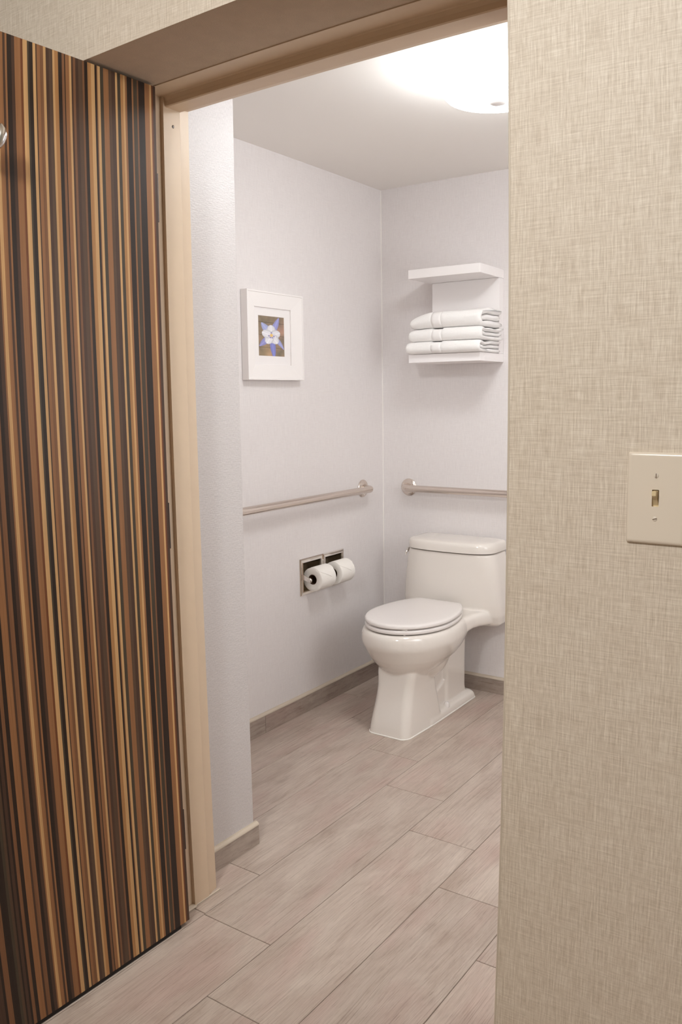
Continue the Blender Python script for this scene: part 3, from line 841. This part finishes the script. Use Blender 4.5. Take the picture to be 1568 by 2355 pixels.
# seat ring and lid
def seat_out(d, yb=3.140): return egg(0.1775-d, 2.668+d, 2.890, 0.300-d*0.3, yb-d, 96)
bm = BM()
prof = [(0.006,0.4310),(0.0015,0.4325),(0.0,0.4360),(0.0,0.4430),(0.002,0.4462),(0.006,0.4475),(0.055,0.4475),(0.06,0.4310)]
R_ = [L3(seat_out(d, 3.13), z) for d, z in prof]; R_.append(R_[0])
loft(bm, R_, cap=False); bmesh.ops.remove_doubles(bm, verts=bm.verts, dist=1e-6)
obj('seat', bm, MAT['seat'], toi, True)
bm = BM()
prof = [(0.008,0.4520),(0.003,0.4525),(0.0008,0.4545),(0.0,0.4580),(0.0008,0.4640),(0.003,0.4668),(0.008,0.4688),(0.02,0.4700),(0.05,0.4712),(0.10,0.4718)]
loft(bm, [L3(seat_out(d), z) for d, z in prof]); obj('lid', bm, MAT['seat'], toi, True)
for s in (-1, 1):
    bm = BM(); box(bm, CX+s*0.075-0.013, CX+s*0.075+0.013, 2.698, 2.71, 0.4477, 0.4518, 0.001, 1); obj('lid_bumper', bm, MAT['seat'], toi)
for s in (-1, 1):
    bm = BM(); lathe(bm, (CX+s*0.075, 2.706, 0.4255), (0,0,1), [(0,0.005),(0.0052,0.005)], 12); obj('seat_bumper', bm, MAT['seat'], toi)
    bm = BM(); box(bm, CX+s*0.07-0.018, CX+s*0.07+0.018, 3.128, 3.165, 0.4280, 0.4560, 0.006, 3); obj('hinge_block', bm, MAT['seat'], toi, True)
    bm = BM(); lathe(bm, (CX+s*0.087, 3.040, 0.030), (0,0,1), [(0,0.0120),(0.010,0.0120),(0.017,0.0105),(0.022,0.0070),(0.024,0.002)], 24); obj('bolt_cap', bm, MAT['seat'], toi, True)
# trip lever on the left side of the tank
bm = BM(); lathe(bm, (CX-0.2105, 3.235, 0.658), (-1,0,0), [(0,0.0110),(0.004,0.0110),(0.010,0.008),(0.014,0.004)], 20)
lv = obj('lever', bm, MAT['chrome'], toi, True)
bm = BM(); tube(bm, [(CX-0.221,3.236,0.658),(CX-0.222,3.230,0.650),(CX-0.2215,3.224,0.641),(CX-0.2205,3.220,0.634)], [0.0035,0.0042,0.0045,0.003], 10); obj('lever_arm', bm, MAT['chrome'], lv, True)
# caulk bead round the foot
bm = BM()
foot = []
ol = sq(0.1000, 2.695, 2.950, 0.026)
for x, y in ol:
    if y < 2.80:
        y2 = y - 0.016*(1-(x/0.1000)**2); foot.append((x*(0.90 + 0.10*min(1, (y2-2.695+0.012)/0.10)), y2))
front = sorted(foot, key=lambda p: math.atan2(p[0], 2.9-p[1]))
path = [(-0.090, 3.30)] + [(-0.1028, 3.28), (-0.1033, 3.1), (-0.1030, 2.96), (-0.1005, 2.86)] + front + [(0.1005, 2.86), (0.1030, 2.96), (0.1033, 3.1), (0.1028, 3.28), (0.090, 3.30)]
tube(bm, [(CX+x*1.004, y-0.0005 if y < 2.75 else y, 0.0022) for x, y in path], 0.0030, 8)
obj('caulk_bead', bm, MAT['white_caulk'], toi, True)
